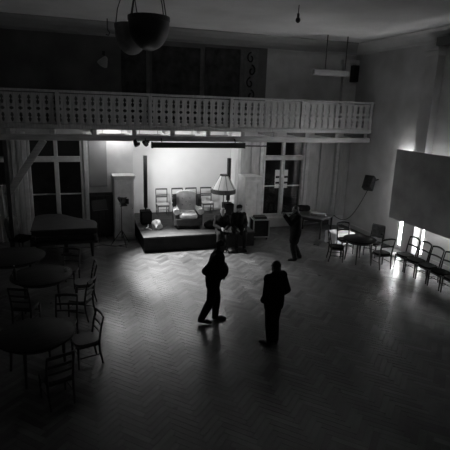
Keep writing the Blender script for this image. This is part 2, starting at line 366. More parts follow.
# fluorescent tubes under the balcony floor
for q in range(4):
    c_ = Vector((J0+(q-1.5)*JS, 0, 0))
    t = thing('fluorescent_lamp', ('glowing fluorescent tube under the balcony, above the left locker', 'glowing fluorescent tube under the balcony, above the left of the stage', 'brightest fluorescent tube under the balcony, above the middle of the stage', 'glowing fluorescent tube under the balcony, above the floor lamp')[q], 'lamp', (c_.x, 15.55, 3.45), 0, 'tubes under the balcony')
    MB().box((0, 0, .085), (.80, .10, .04)).build('housing', 'lamp_white', t, bevel=.008)
    MB().tube([(-.36, 0, .03), (.36, 0, .03)], .022, 10).build('tube', 'tube_glow', t, smooth=True)
    for s_ in (-.3, .3): MB().tube([(s_, 0, .1), (s_, 0, .27)], .01, 6).build('hanger', 'lamp_white', t)
    for s_ in (-1, 1): MB().box((s_*.375, 0, .04), (.03, .06, .08)).build('end_cap', 'lamp_white', t)
# dark batten under the balcony over the stage
a, b_ = py(152, 144, 14.48), py(244, 144, 14.48)
bt = thing('screen_housing', 'long dark roll-up screen case hanging under the balcony', 'screen case', ((a.x+b_.x)/2, 14.48, 3.285))
hl = (b_.x-a.x)/2
MB().box((0, 0, 0), (2*hl, .16, .17)).build('case', 'black_metal', bt, bevel=.03)
for s_ in (-1, 1): MB().box((s_*hl, 0, 0), (.05, .18, .19)).build('end_cap', 'black_metal', bt, bevel=.01); MB().bar((s_*hl*.8, 0, .08), (s_*hl*.8, .09, .2), .03, .03).build('hanger', 'black_metal', bt)
a, b_ = py(245, 147, 14.48), py(270, 147, 14.48)
tag(MB().tube([(0, 0, 0), (b_.x-a.x, 0, .0)], .02, 8).build('curtain_rod', 'black_metal', loc=(a.x, 14.48, 3.27)), 'thin dark rod continuing right of the screen case', 'rod')
# two small spotlights
def spot(loc, aim, label, watt, size):
    t = thing('spotlight', label, 'spotlight', loc, 0, 'small spotlights under the balcony')
    d = Vector(aim).normalized(); q = -.0
    MB().tube([Vector((0, 0, 0)), -d*.10, -d*.2], [.075, .07, .045], 14).build('can', 'black_metal', t, smooth=True)
    MB().tube([-d*.08, -d*.08+Vector((0, 0, .16))], .012, 6).build('bracket', 'black_metal', t)
    MB().box(d*.04+Vector((0, .02, .10)), (.16, .02, .1), rx=.5).build('barn_door', 'black_metal', t)
    ld = bpy.data.lights.new('spot_beam', 'SPOT'); ld.energy = watt; ld.spot_size = size; ld.spot_blend = 1; ld.shadow_soft_size = .16  # beam added in the can to brighten floor and niche wall
    lo = bpy.data.objects.new('spot_beam', ld); C.objects.link(lo); lo.parent = t; lo.location = d*.03; lo.rotation_euler = d.to_track_quat('-Z', 'Y').to_euler()
    return t
p = py(137, 146, 14.5); spot((p.x, 14.5, p.z), (1.2, -1.75, -3.2), 'left of the two small black spotlights above the stage', SPOT_FLOOR, 1.2)
p = py(146.5, 144.5, 14.5); spot((p.x, 14.5, p.z), (2.2, 2.7, -1.7), 'right of the two small black spotlights above the stage', SPOT_WALL, 1.3)
# ------------------------------------------------------------------ stage
SZ = .50; SX0, SX1, SY0 = 1.98, 5.70, 13.78
st = thing('stage', 'low dark wooden stage platform in front of the niche', 'stage', (SX0, SY0, 0))
so = Vector((-SX0, -SY0, 0))
sb = MB(); sb.b2((SX0+.02, SY0+.02, 0), (SX1-.02, BY-.03, SZ-.05)); sb.b2((NX0+.06, BY-.03, 0), (NX1-.06, NY-.01, SZ-.05)); sb.build('skirt', 'stage_side', st, loc=so)
k = 0; yy = SY0
while yy < NY-.05:
    ye = min(yy+.3, NY-.01)
    if yy < BY-.2: a, b_ = SX0, SX1
    else: a, b_ = NX0+.05, NX1-.05
    if yy < BY-.03 < ye: ye = BY-.03
    MB().b2((a, yy+.003, SZ-.05), (b_, ye-.003, SZ)).build('stage_board', 'stage_top', st, loc=so, bevel=.006); yy = ye
# ------------------------------------------------------------------ chairs
def make_chair(label, group, frame, seat, style='slat', seat_w=.44, back_h=.92, scale=1):
    t = thing({'slat': 'wooden_chair', 'curve': 'bentwood_chair', 'stage': 'wooden_chair'}[style], label, 'chair', (0, 0, 0), 0, group)
    w = seat_w/2; d = .21
    if style == 'stage':
        MB().box((0, 0, .445), (seat_w, .42, .05)).build('seat', seat, t, bevel=.02)
    else:
        poly = [(w*math.copysign(abs(math.cos(q))**.6, math.cos(q)), -.0+d*math.copysign(abs(math.sin(q))**.6, math.sin(q))) for q in [2*math.pi*i/24 for i in range(24)]]
        MB().prism(poly, .425, .47).build('seat', seat, t, smooth=True, bevel=.012)
    MB().box((0, 0, .405), (seat_w-.05, .38, .05)).build('seat_frame', frame, t)
    for s in (-1, 1):
        MB().tube([(s*(w-.03), -.18, 0), (s*(w-.03), -.18, .2), (s*(w-.03), -.175, .425)], [.014, .018, .022], 8).build('leg', frame, t, smooth=True)
        MB().tube([(s*(w-.04), .25, 0), (s*(w-.03), .20, .25), (s*(w-.025), .19, .45), (s*(w-.02), .23, .7), (s*(w-.02), .28, back_h)], [.015, .019, .021, .018, .015], 8).build('leg', frame, t, smooth=True)
        MB().tube([(s*(w-.03), -.178, .2), (s*(w-.035), .21, .2)], .011, 6).build('stretcher', frame, t)
    MB().tube([(-w+.03, -.178, .27), (w-.03, -.178, .27)], .011, 6).build('stretcher', frame, t)
    def rail(z, h, y, bow, arch, nm):
        N = 8; V = []; Fs = []
        for i in range(N+1):
            u = i/N*2-1; x = u*(w-.012); yb = y+bow*(1-u*u); zc = z+arch*(1-u*u)
            for dy, dz in ((-.009, -h/2), (.009, -h/2), (.009, h/2), (-.009, h/2)): V.append((x, yb+dy, zc+dz))
        for i in range(N):
            for j in range(4): Fs.append((i*4+j, i*4+(j+1) % 4, i*4+4+(j+1) % 4, i*4+4+j))
        Fs += [(3, 2, 1, 0), tuple(N*4+j for j in range(4))]
        MB().add(V, Fs).build(nm, frame, t)
    if style == 'stage':
        rail(back_h-.02, .055, .278, .015, 0, 'top_rail'); rail(.68, .05, .226, .015, 0, 'back_rail'); rail(.74, .03, .235, .015, 0, 'back_rail')
    elif style == 'slat':
        rail(back_h-.01, .05, .275, .02, .01, 'top_rail'); rail(.73, .04, .232, .02, 0, 'back_rail'); rail(.60, .03, .21, .015, 0, 'back_rail')
    else:
        rail(back_h-.01, .05, .275, .03, .035, 'top_rail'); rail(.70, .045, .228, .02, .012, 'back_rail')
    return t
# stage chairs
xs_ = [160, 175.5, 188.5, 202]
sl = ['pale-seated wooden chair at the left end of the stage row', 'pale-seated wooden chair behind the left wing of the armchair', 'pale-seated wooden chair behind the right wing of the armchair', 'pale-seated wooden chair on stage next to the floor lamp']
proto = None
for q, xx in enumerate(xs_):
    P = fl(xx, 212.5-(xx-160)*.07, SZ); loc = (P.x, 16.55+.02*q, SZ)
    if proto is None: proto = make_chair(sl[0], 'wooden chairs on the stage', 'mid_wood', 'seat_pale', 'stage', .46, .98); proto.location = loc
    else: dup(proto, loc, random.uniform(-.06, .06), sl[q])
# right row
R90 = -math.pi/2
rl = ['bentwood chair at the far end of the right-hand row, by the bright strip', 'second bentwood chair from the far end of the right-hand row', 'third bentwood chair from the far end of the right-hand row', 'fourth bentwood chair from the far end of the right-hand row', 'bentwood chair of the right-hand row cut by the picture edge']
bent = None
for q, yy in enumerate((10.62, 10.13, 9.64, 9.14, 8.64)):
    loc = (9.22-.02*q, yy, 0)
    if bent is None: bent = make_chair(rl[0], 'chairs lined up under the board', 'dark_wood', 'seat_dark', 'curve', .46, .93); bent.location = loc; bent.rotation_euler.z = R90
    else: dup(bent, loc, R90+random.uniform(-.05, .05), rl[q])
# round tables
def round_table(loc, r, label, cat='table', group=None, top='table_top', legs=4, lean=.0):
    t = thing('round_table', label, cat, loc, random.random()*.6, group)
    MB().lathe([(0, .70), (r-.02, .70), (r, .71), (r, .735), (r-.015, .745), (0, .745)], n=40).build('table_top', top, t, smooth=True)
    MB().lathe([(r*.78, .62), (r*.8, .62), (r*.8, .70), (r*.78, .70), (r*.78, .62)], n=32).build('apron', 'dark_wood', t)
    for i in range(legs):
        a = math.pi/4+i*2*math.pi/legs; c, s = math.cos(a), math.sin(a)
        MB().tube([(r*.78*c, r*.78*s, 0), (r*.74*c, r*.74*s, .3), (r*.72*c, r*.72*s, .70)], [.018, .024, .032], 8).build('leg', 'dark_wood', t, smooth=True)
    return t
round_table((8.25, 11.55, 0), .50, 'small dark round table among chairs near the right corner')
def face(loc, tgt): return math.atan2(tgt[1]-loc[1], tgt[0]-loc[0])+math.pi/2     # chair front (-y) towards target
TR = (8.25, 11.55)
for loc, lab in (((7.62, 11.80, 0), 'bentwood chair left of the small round table, seen from the side'), ((8.62, 10.93, 0), 'bentwood chair in front of the small round table, nearest the camera'), ((8.35, 12.45, 0), 'bentwood chair behind the small round table'), ((9.05, 11.95, 0), 'bentwood chair right of the small round table, by the lit strip')):
    dup(bent, loc, face(loc, TR)+(-.55 if lab.startswith('bentwood chair in front') else 0), lab, 'chairs around the small round table')
# jacket and bags piled on the chair behind
def blob(name, m_, c, sc, label, cat, seed=0, n=18, rough=.12, flat=None):
    rnd = random.Random(seed); mb_ = MB(); mb_.ball((0, 0, 0), 1, n, sc)
    ph = [rnd.uniform(0, 6) for _ in range(6)]
    V = []
    for x, y, z in mb_.v:
        k_ = 1+rough*(math.sin(5*x/sc[0]+ph[0])*math.sin(4*z/sc[2]+ph[1])+.6*math.sin(9*y/sc[1]+ph[2]+3*x/sc[0]))
        zz = z*k_
        if zz < -sc[2]*.7: zz = -sc[2]*.7
        V.append((x*k_, y*k_, zz+sc[2]*.7))
    mb_.v = V; o = mb_.build(name, m_, smooth=True, loc=c); return tag(o, label, cat)
j = MB()
for i in range(9):
    u = i/8*2-1
    j.add([], [])
def drape(name, m_, loc, rz, w, front, back, z, label, cat):
    N, Mm = 14, 16; V = []; Fs = []; total = front+back+.12
    for thick in (0, 1):
        for i in range(N+1):
            u = i/N*2-1
            for k in range(Mm+1):
                s = k/Mm*total; fold = .018*math.sin(u*7+k*.3)*(abs(k-Mm/2)/Mm*2)
                rr = .035+.012*thick
                if s < front: y_, z_ = -rr-fold, z-(front-s)
                elif s < front+.12: a = (s-front)/.12*math.pi; y_, z_ = -rr*math.cos(a), z+rr*math.sin(a)
                else: y_, z_ = rr+fold, z-(s-front-.12)
                V.append((u*w/2*(1+.08*(1-abs(k-Mm/2)/Mm*2)*-1), y_, z_))
    n1 = (N+1)*(Mm+1)
    for i in range(N):
        for k in range(Mm):
            a = i*(Mm+1)+k; b_ = a+Mm+1; Fs += [(a, b_, b_+1, a+1), (n1+a+1, n1+b_+1, n1+b_, n1+a)]
    def rim(a, b_): Fs.append((a, b_, n1+b_, n1+a))
    for i in range(N): rim(i*(Mm+1), (i+1)*(Mm+1)); rim((i+1)*(Mm+1)+Mm, i*(Mm+1)+Mm)
    for k in range(Mm): rim(k+1, k); rim(N*(Mm+1)+k, N*(Mm+1)+k+1)
    o = MB().add(V, Fs).build(name, m_, smooth=True, loc=loc, rz=rz); return tag(o, label, cat)
dx, dy = 9.05-TR[0], 11.95-TR[1]; ln = math.hypot(dx, dy)
drape('jacket', 'grey_cloth', (9.05+dx/ln*.27, 11.95+dy/ln*.27, 0), face((9.05, 11.95), TR), .44, .30, .40, .95, 'grey jacket hung over the chair back right of the small round table', 'jacket')
0 and drape('jacket', 'dark_cloth', (8.35+(8.35-TR[0])/.9*.27, 12.45+.27, 0), face((8.35, 12.45), TR), .48, .3, .4, .95, 'dark jacket hung over the chair back behind the small round table', 'jacket')
P = fl(393, 248); blob('paper_bag', 'paper', (9.75, 11.75, .0), (.17, .11, .07), 'small crumpled white bag on the floor below the bright strip', 'bag', 3)
# table near the back right corner
P1, P4, P3 = fl(297, 215, .75), fl(327, 222, .75), fl(331, 213, .75)
tc_ = (8.35, 14.75, 0)
t = thing('work_table', 'dark table in the right back corner behind the standing person', 'table', tc_, -.95)
MB().box((0, 0, .73), (1.35, 1.1, .04)).build('table_top', 'mid_wood', t, bevel=.01)
for s in (-1, 1):
    for k in (-1, 1): MB().box((s*.58, k*.46, .355), (.06, .06, .71)).build('leg', 'dark_wood', t, bevel=.008)
MB().box((0, -.46, .66), (1.1, .03, .1)).build('apron', 'dark_wood', t); MB().box((0, .46, .66), (1.1, .03, .1)).build('apron', 'dark_wood', t)
t = tag(MB().box((0, 0, .05), (.55, .4, .1)).build('flat_box', 'grey_cloth', bevel=.02, loc=(8.5, 14.6, .75), rz=-.5), 'flat grey box lying on the corner table', 'box')
P = fl(309, 207, .75); blob('dark_bag', 'black_cloth', (8.25, 15.35, .75), (.34, .16, .14), 'dark bag lying at the back of the corner table', 'bag', 5)
# white draped crate on the floor
t = thing('draped_crate', 'low crate under a pale cloth on the floor before the corner', 'crate', (8.72, 13.38, 0), .15)
MB().box((0, 0, .21), (.68, .48, .42)).build('crate', 'mid_wood', t, bevel=.01)
N = 20; V = []; Fs = []
prof_ = [(.0, .452), (.55, .452), (.93, .450), (1.0, .43), (1.03, .25), (1.06, .06)]
for r_, z in prof_:
    for i in range(48):
        q = 2*math.pi*i/48; c, s = math.cos(q), math.sin(q); m_ = max(abs(c), abs(s)); k_ = 1+(.05*math.sin(i*1.3) if z < .4 else 0)
        V.append((.40*r_*c/m_*k_, .30*r_*s/m_*k_, z+(.03*math.sin(i*.9) if z < .1 else 0)))
for a in range(len(prof_)-1):
    for i in range(48): Fs.append((a*48+i, a*48+(i+1) % 48, a*48+48+(i+1) % 48, a*48+48+i))
MB().add(V, Fs).build('cloth', 'white_cloth', t, smooth=True)
# wall loudspeaker with hanging cable
P = px(369, 183, RX-.38)
t = thing('wall_loudspeaker', 'dark loudspeaker tilted on a bracket on the right wall', 'loudspeaker', P, 0)
MB().box((0, 0, 0), (.30, .34, .50), rz=.6, ry=.5).build('cabinet', 'black_metal', t, bevel=.02)
MB().box(Matrix.Rotation(.6, 3, 'Z') @ Matrix.Rotation(.5, 3, 'Y') @ Vector((-.157, 0, 0)), (.012, .28, .44), rz=.6, ry=.5).build('grille', 'dark_cloth', t)
MB().tube([(.1, 0, .05), (.38, 0, .12)], .025, 8).build('bracket', 'black_metal', t)
pts = []
A = P+Vector((-.02, 0, -.25)); B = Vector((8.98, 14.3, .79)); Cc = Vector((8.75, 14.2, .765))
for i in range(13):
    u = i/12; q = A.lerp(B, u); q.z -= .55*math.sin(math.pi*u); pts.append(q)
pts[-1] = B; pts += [Vector((8.85, 14.25, .77)), Cc]
tag(MB().tube(pts, .014, 6).build('speaker_cable', 'black_metal', smooth=True), 'cable sagging from the wall loudspeaker to the corner table', 'cable')
# board on the right wall
BX = RX-.46; b0 = px(388.5, 217, BX); b1 = px(397, 149, BX)
YB0 = (b0.y+b1.y)/2
t = thing('hanging_board', 'huge dark board hung on the right wall, covering the lit windows', 'board', (BX, YB0, 1.0))
zb, zt = px(388.5, 217, BX).z, px(397, 149, BX).z
MB().b2((0, -5.6, zb-1), (.04, 0, zt-1)).build('panel', 'board', t, bevel=.006)
for s, (a, b_) in enumerate((((.04, -5.6, zt-1.12), (.09, -.05, zt-1.04)), ((.04, -5.6, zb-.96), (.09, -.05, zb-.88)))): MB().b2(a, b_).build('batten', 'mid_wood', t)
for yy in (-.4, -2.6, -4.9): MB().tube([(.07, yy, zt-1.08), (.459, yy, zt-1.0)], .015, 6).build('bracket', 'black_metal', t)
for yy in (-.4, -2.6, -4.9): MB().tube([(.07, yy, zb-.92), (.459, yy, zb-.92)], .015, 6).build('bracket', 'black_metal', t)
# strip lamp added unseen behind the board to brighten wall and cornice
t = thing('strip_lamp', 'lit strip lamp on the right wall, hidden behind the far end of the board', 'lamp', (RX-.06, 12.42, 3.10))
MB().box((.035, 0, -.03), (.05, .9, .06)).build('housing', 'lamp_white', t, bevel=.006); MB().tube([(-.015, -.4, .02), (-.015, .4, .02)], .022, 10).build('tube', 'strip_glow', t, smooth=True)
for s_ in (-1, 1): MB().box((0, s_*.43, .0), (.08, .03, .08)).build('end_cap', 'lamp_white', t)
# ------------------------------------------------------------------ cabinets beside the stage
def cabinet(name, x0, x1, y0, y1, h, m_, label, knob):
    t = thing(name, label, 'cabinet', ((x0+x1)/2, (y0+y1)/2, 0)); w, d = x1-x0, y1-y0
    MB().b2((-w/2, -d/2+.02, 0), (w/2, d/2, h-.06)).build('body', m_, t, bevel=.008)
    mb_ = MB(); mb_.b2((-w/2-.04, -d/2-.04, h-.06), (w/2+.04, d/2, h)); mb_.b2((-w/2-.02, -d/2-.02, h-.11), (w/2+.02, d/2, h-.06)); mb_.build('cornice', m_, t, bevel=.012)
    MB().b2((-w/2-.015, -d/2-.01, 0), (w/2+.015, d/2, .1)).build('plinth', m_, t, bevel=.01)
    mb_ = MB(); z0, z1 = .14, h-.16; s_ = .10
    for a in ((-w/2+.02, z0, -w/2+.02+s_, z1), (w/2-.02-s_, z0, w/2-.02, z1), (-w/2+.02+s_, z0, w/2-.02-s_, z0+s_), (-w/2+.02+s_, z1-s_, w/2-.02-s_, z1)): mb_.b2((a[0], -d/2-.012, a[1]), (a[2], -d/2+.02, a[3]))
    dr = mb_.build('door', m_, t, bevel=.006)
    MB().b2((-w/2+.12, -d/2+.008, z0+.1), (w/2-.12, -d/2+.022, z1-.1)).build('door_panel', m_, dr)
    MB().lathe([(0, 0), (.012, .005), (.016, .02), (0, .03)], n=10).build('knob', 'black_metal', dr, loc=(knob*(w/2-.07), -d/2-.012, 1.1)).rotation_euler.x = math.pi/2
    return t
cabinet('tall_locker', 1.26, 1.92, 15.38, 15.98, 2.2, 'frame_paint', 'tall grey panelled locker left of the stage', 1)
cabinet('tall_locker', 5.84, 6.42, 15.22, 15.95, 2.12, 'frame_paint', 'tall pale locker right of the stage with brightly lit side', -1)
# flight case on castors
t = thing('equipment_case', 'dark equipment case with pale edges on castors by the right locker', 'case', (6.20, 14.62, 0), -.12)
MB().b2((-.27, -.25, .13), (.27, .25, .72)).build('body', 'black_cloth', t)
for sx in (-1, 1):
    for sy in (-1, 1): MB().b2((sx*.28-.02, sy*.26-.02, .10), (sx*.28+.02, sy*.26+.02, .74)).build('corner_edge', 'metal', t, bevel=.006)
for z in (.115, .725):
    for s_ in (-1, 1):
        MB().b2((-.27, s_*.26-.015, z-.015), (.27, s_*.26+.015, z+.015)).build('edge', 'metal', t); MB().b2((s_*.28-.015, -.25, z-.015), (s_*.28+.015, .25, z+.015)).build('edge', 'metal', t)
MB().b2((-.27, -.25, .72), (.27, .25, .735)).build('lid', 'grey_cloth', t)
for sx in (-1, 1):
    for sy in (-1, 1): MB().tube([(sx*.22-.02, sy*.2, .05), (sx*.22+.02, sy*.2, .05)], .05, 12).build('castor', 'black_metal', t); 
for sx in (-1, 1):
    for sy in (-1, 1): MB().box((sx*.22, sy*.2, .09), (.07, .07, .03)).build('castor_plate', 'metal', t)
t = thing('mixing_desk', 'small dark mixing desk on top of the equipment case', 'mixer', (6.20, 14.62, .74), -.12)
MB().box((0, 0, .04), (.42, .34, .08), rx=0).build('body', 'black_metal', t, bevel=.01)
for i in range(6): MB().box((-.16+.065*i, -.06, .085), (.012, .04, .014)).build('fader', 'metal', t)
# loudspeaker columns
def column_speaker(loc, label, w=.36, h=.46, d=.42, ph=1.75):
    t = thing('column_loudspeaker', label, 'loudspeaker', loc, 0, 'loudspeaker columns on the stage')
    MB().b2((-w/2, -d/2, .02), (w/2, d/2, h)).build('subwoofer', 'black_cloth', t, bevel=.015)
    MB().b2((-w/2+.03, -d/2-.012, .05), (w/2-.03, -d/2, h-.03)).build('grille', 'black_metal', t)
    for s in (-1, 1):
        for k in (-1, 1): MB().box((s*(w/2-.05), k*(d/2-.05), .011), (.05, .05, .02)).build('foot', 'black_metal', t)
    MB().tube([(0, 0, h), (0, 0, h+.1)], .03, 10).build('socket', 'black_metal', t)
    MB().b2((-.06, -.06, h+.1), (.06, .07, h+ph)).build('column', 'black_metal', t, bevel=.01)
    return t
P = fl(146, 222, SZ); column_speaker((2.32, 15.55, SZ), 'black loudspeaker column at the left end of the stage', ph=1.88)
column_speaker((5.56, 16.3, SZ), 'black loudspeaker column behind the floor lamp', ph=1.7)
# wing armchair
P = fl(189, 229, SZ)
t = thing('wing_armchair', 'pale wing armchair with dark sides in the middle of the stage', 'armchair', (3.62, 14.85, SZ), -.10); t.scale = (1.1, 1.05, 1.03)
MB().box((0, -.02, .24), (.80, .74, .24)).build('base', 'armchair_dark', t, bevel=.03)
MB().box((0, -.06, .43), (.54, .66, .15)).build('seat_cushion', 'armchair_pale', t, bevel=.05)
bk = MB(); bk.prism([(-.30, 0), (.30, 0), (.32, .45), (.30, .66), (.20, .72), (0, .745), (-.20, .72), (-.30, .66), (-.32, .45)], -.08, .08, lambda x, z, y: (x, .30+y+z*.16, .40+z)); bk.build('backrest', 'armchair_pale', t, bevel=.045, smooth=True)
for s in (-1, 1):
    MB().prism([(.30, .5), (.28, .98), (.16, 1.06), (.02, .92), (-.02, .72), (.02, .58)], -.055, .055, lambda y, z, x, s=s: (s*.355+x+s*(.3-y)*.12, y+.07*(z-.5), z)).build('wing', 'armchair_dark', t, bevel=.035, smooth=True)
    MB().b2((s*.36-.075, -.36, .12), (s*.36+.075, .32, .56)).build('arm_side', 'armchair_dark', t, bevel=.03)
    MB().tube([(s*.365, -.38, .585), (s*.365, .0, .59), (s*.36, .28, .60)], [.098, .098, .09], 14).build('armrest', 'armchair_pale', t, smooth=True)
    for y in (-.32, .28): MB().tube([(s*.33, y, 0), (s*.33, y, .13)], [.02, .032], 8).build('leg', 'dark_wood', t, smooth=True)
for a, b_ in ((-.12, .9), (.12, .9), (0, .78), (-.12, .68), (.12, .68)): MB().ball((a, .30-.075+(b_-.4)*.16, b_), .016, 8).build('button', 'armchair_dark', t)
# floor lamp
P = fl(220, 219, SZ)
t = thing('floor_lamp', 'floor lamp with pale pleated shade and dark fringe on the stage', 'floor lamp', (5.16, 15.65, SZ)); t.scale = (1.16, 1.16, 1.0)
MB().lathe([(0, 0), (.17, 0), (.175, .02), (.12, .045), (.03, .06), (0, .06)], n=24).build('base', 'dark_wood', t, smooth=True)
MB().tube([(0, 0, .05), (0, 0, .5), (0, 0, 1.52)], [.022, .016, .013], 10).build('pole', 'mid_wood', t, smooth=True)
MB().lathe([(.125, 1.62), (.20, 1.46), (.29, 1.27), (.365, 1.12), (.36, 1.12), (.285, 1.27), (.195, 1.46), (.12, 1.62), (.125, 1.62)], n=64, wave=.012).build('lamp_shade', 'shade_pale', t)
fr = MB()
fr.lathe([(.366, 1.13), (.375, 1.05), (.372, .97), (.368, .97), (.37, 1.05), (.362, 1.13), (.366, 1.13)], n=64, wave=.015); fr.build('fringe', 'shade_dark', t)
MB().lathe([(.128, 1.60), (.133, 1.60), (.133, 1.65), (.128, 1.65), (.128, 1.60)], n=32).build('top_band', 'shade_dark', t)
for i in range(8):
    q = i*math.pi/4; MB().tube([(.13*math.cos(q), .13*math.sin(q), 1.62), (.372*math.cos(q), .372*math.sin(q), 1.11)], .007, 5).build('rib', 'shade_dark', t)
MB().tube([(-.125, 0, 1.55), (.125, 0, 1.55)], .006, 5).build('spider', 'metal', t); MB().ball((0, 0, 1.40), .045, 10).build('bulb', 'lamp_white', t, smooth=True); MB().tube([(0, 0, 1.28), (0, 0, 1.37)], .02, 8).build('socket', 'black_metal', t)
# white crumpled cloth and cable on the stage
P = fl(157, 229, SZ); blob('crumpled_cloth', 'white_cloth', (2.55, 14.68, SZ), (.16, .15, .19), 'crumpled white cloth lying on the stage near its left edge', 'cloth', 2, 22, .22)
tag(MB().tube([(2.36, 15.3, SZ+.02), (2.3, 14.95, SZ+.02), (2.2, 14.75, SZ+.02), (2.28, 14.70, SZ+.02), (2.36, 14.62, SZ+.02)], .02, 6).build('white_cable', 'white_cloth', smooth=True), 'thick white cable between loudspeaker and crumpled cloth', 'cable')
P = fl(212, 229, SZ); blob('dark_bag', 'black_cloth', (4.45, 14.5, SZ), (.32, .2, .17), 'slumped dark bag on the stage right of the armchair', 'bag', 8)
# spotlight on tripod
t = thing('tripod_spotlight', 'black spotlight on a thin tripod left of the stage', 'spotlight', (1.42, 14.75, 0), .3)
MB().tube([(0, 0, .25), (0, 0, 1.45)], [.016, .012], 8).build('pole', 'black_metal', t, smooth=True)
for i in range(3):
    q = .5+i*2*math.pi/3; l = MB().tube([(0, 0, .52), (.36*math.cos(q), .36*math.sin(q), .012)], .012, 6).build('leg', 'black_metal', t); MB().tube([(.17*math.cos(q), .17*math.sin(q), .275), (0, 0, .28)], .007, 5).build('brace', 'black_metal', l)
MB().tube([(0, 0, 1.30), (0, 0, 1.33)], .03, 10).build('collar', 'black_metal', t)
MB().tube([(.02, -.16, 1.5), (0, 0, 1.53), (-.01, .14, 1.55)], [.1, .095, .06], 14).build('lamp_head', 'black_metal', t, smooth=True)
for s in (-1, 1):
    MB().box((s*.12, -.2, 1.5), (.015, .12, .17), rz=s*.5).build('barn_door', 'black_metal', t); MB().box((.01, -.2, 1.5+s*.11), (.18, .12, .012), rx=-s*.5).build('barn_door', 'black_metal', t)
pts = [Vector((1.60, 14.80, .012)), Vector((1.2, 14.65, .012)), Vector((.8, 14.9, .012)), Vector((.4, 14.7, .012)), Vector((-.2, 14.9, .012)), Vector((-.9, 14.8, .012))]
tag(MB().tube(pts, .012, 6).build('floor_cable', 'black_metal', smooth=True), 'black cable running over the floor from the tripod to under the piano', 'cable')
# ------------------------------------------------------------------ grand piano
t = thing('grand_piano', 'dark grand piano with closed lid in front of the left window', 'piano', (0, 0, 0))
def sm(p, k=6):
    out = []; n = len(p)
    for i in range(n):
        a, b_, c, d = (Vector(p[(i+q) % n]) for q in (-1, 0, 1, 2))
        for s in range(k):
            u = s/k; out.append(.5*((2*b_)+(c-a)*u+(2*a-5*b_+4*c-d)*u*u+(3*b_-a-3*c+d)*u**3))
    return [(q.x, q.y) for q in out]
curve = [(.58, 13.75), (.60, 14.05), (.52, 14.35), (.25, 14.62), (.0, 14.85), (-.22, 15.15), (-.42, 15.36), (-.75, 15.45), (-1.05, 15.38), (-1.18, 15.2)]
cs = []
for i in range(len(curve)-1):
    a, b_, c, d = (Vector(curve[max(0, min(len(curve)-1, i+q))]) for q in (-1, 0, 1, 2))
    for s in range(5):
        u = s/5; w_ = .5*((2*b_)+(c-a)*u+(2*a-5*b_+4*c-d)*u*u+(3*b_-a-3*c+d)*u**3); cs.append((w_.x, w_.y))
outl = [(-1.2, 13.45), (.58, 13.45)]+cs+[(-1.2, 15.1)]
MB().prism(outl, .62, .95).build('case', 'black_gloss', t, bevel=.012)
ccx = sum(p[0] for p in outl)/len(outl); ccy = sum(p[1] for p in outl)/len(outl)
MB().prism([(ccx+(x-ccx)*1.015, ccy+(y-ccy)*1.015) for x, y in outl], .952, .985).build('lid', 'piano_lid', t, bevel=.008)
MB().b2((-1.2, 13.18, .60), (.58, 13.449, .68)).build('key_bed', 'black_gloss', t, bevel=.01)
MB().b2((-1.08, 13.3, .682), (.46, 13.448, .80)).build('fallboard', 'black_gloss', t, bevel=.02)
for s, x in ((0, -1.14), (1, .52)): MB().b2((x-.06, 13.2, .681), (x+.06, 13.449, .84)).build('cheek', 'black_gloss', t, bevel=.03)
for x, y in ((-1.05, 13.6), (.44, 13.6), (-.65, 15.05)):
    l = MB().tube([(x, y, .07), (x, y, .2), (x, y, .62)], [.035, .045, .075], 8).build('leg', 'black_gloss', t, smooth=True)
    MB().tube([(x-.015, y, .035), (x+.015, y, .035)], .035, 10).build('castor', 'metal', l)
MB().bar((-.3, 13.95, .12), (-.3, 13.95, .62), .12, .04).build('pedal_lyre', 'black_gloss', t); MB().box((-.3, 13.9, .10), (.3, .14, .05)).build('pedal_box', 'black_gloss', t)
# upholstered chair left of piano
t = thing('upholstered_chair', 'dark upholstered high-back chair left of the piano', 'chair', (-1.62, 14.75, 0), math.pi/2-.5)
MB().box((0, 0, .42), (.5, .5, .14)).build('seat', 'dark_cloth', t, bevel=.04)
MB().prism([(-.24, 0), (.24, 0), (.26, .45), (.2, .6), (0, .64), (-.2, .6), (-.26, .45)], -.05, .05, lambda x, z, y: (x, .22+y+z*.14, .46+z)).build('backrest', 'grey_cloth', t, bevel=.03, smooth=True)
for s in (-1, 1):
    for y in (-.2, .2): MB().tube([(s*.2, y, 0), (s*.2, y, .36)], [.016, .026], 8).build('leg', 'dark_wood', t)
# pale curtain at the left edge
V = []; Fs = []; x0, x1 = -2.9, X16(9)
for lay in (0, 1):
    for i in range(41):
        x = x0+(x1-x0)*i/40; y = 15.82+.04*math.sin(i*1.1)+.012*lay
        V += [(x-.0, y, .02), (x-.05, y, 1.9)]
for i in range(40): Fs += [(2*i, 2*i+2, 2*i+3, 2*i+1), (82+2*i+1, 82+2*i+3, 82+2*i+2, 82+2*i)]
Fs += [(0, 1, 83, 82), (80, 162, 163, 81)]+[(2*i, 82+2*i, 82+2*i+2, 2*i+2) for i in range(40)]+[(2*i+1, 2*i+3, 82+2*i+3, 82+2*i+1) for i in range(40)]
t = thing('curtain', 'pale curtain hanging at the left edge behind the post', 'curtain', (0, 0, 0)); MB().add(V, Fs).build('fabric', 'curtain_pale', t, smooth=True); MB().tube([(-3.0, 15.83, 1.91), (x1, 15.83, 1.91)], .015, 8).build('rod', 'black_metal', t)
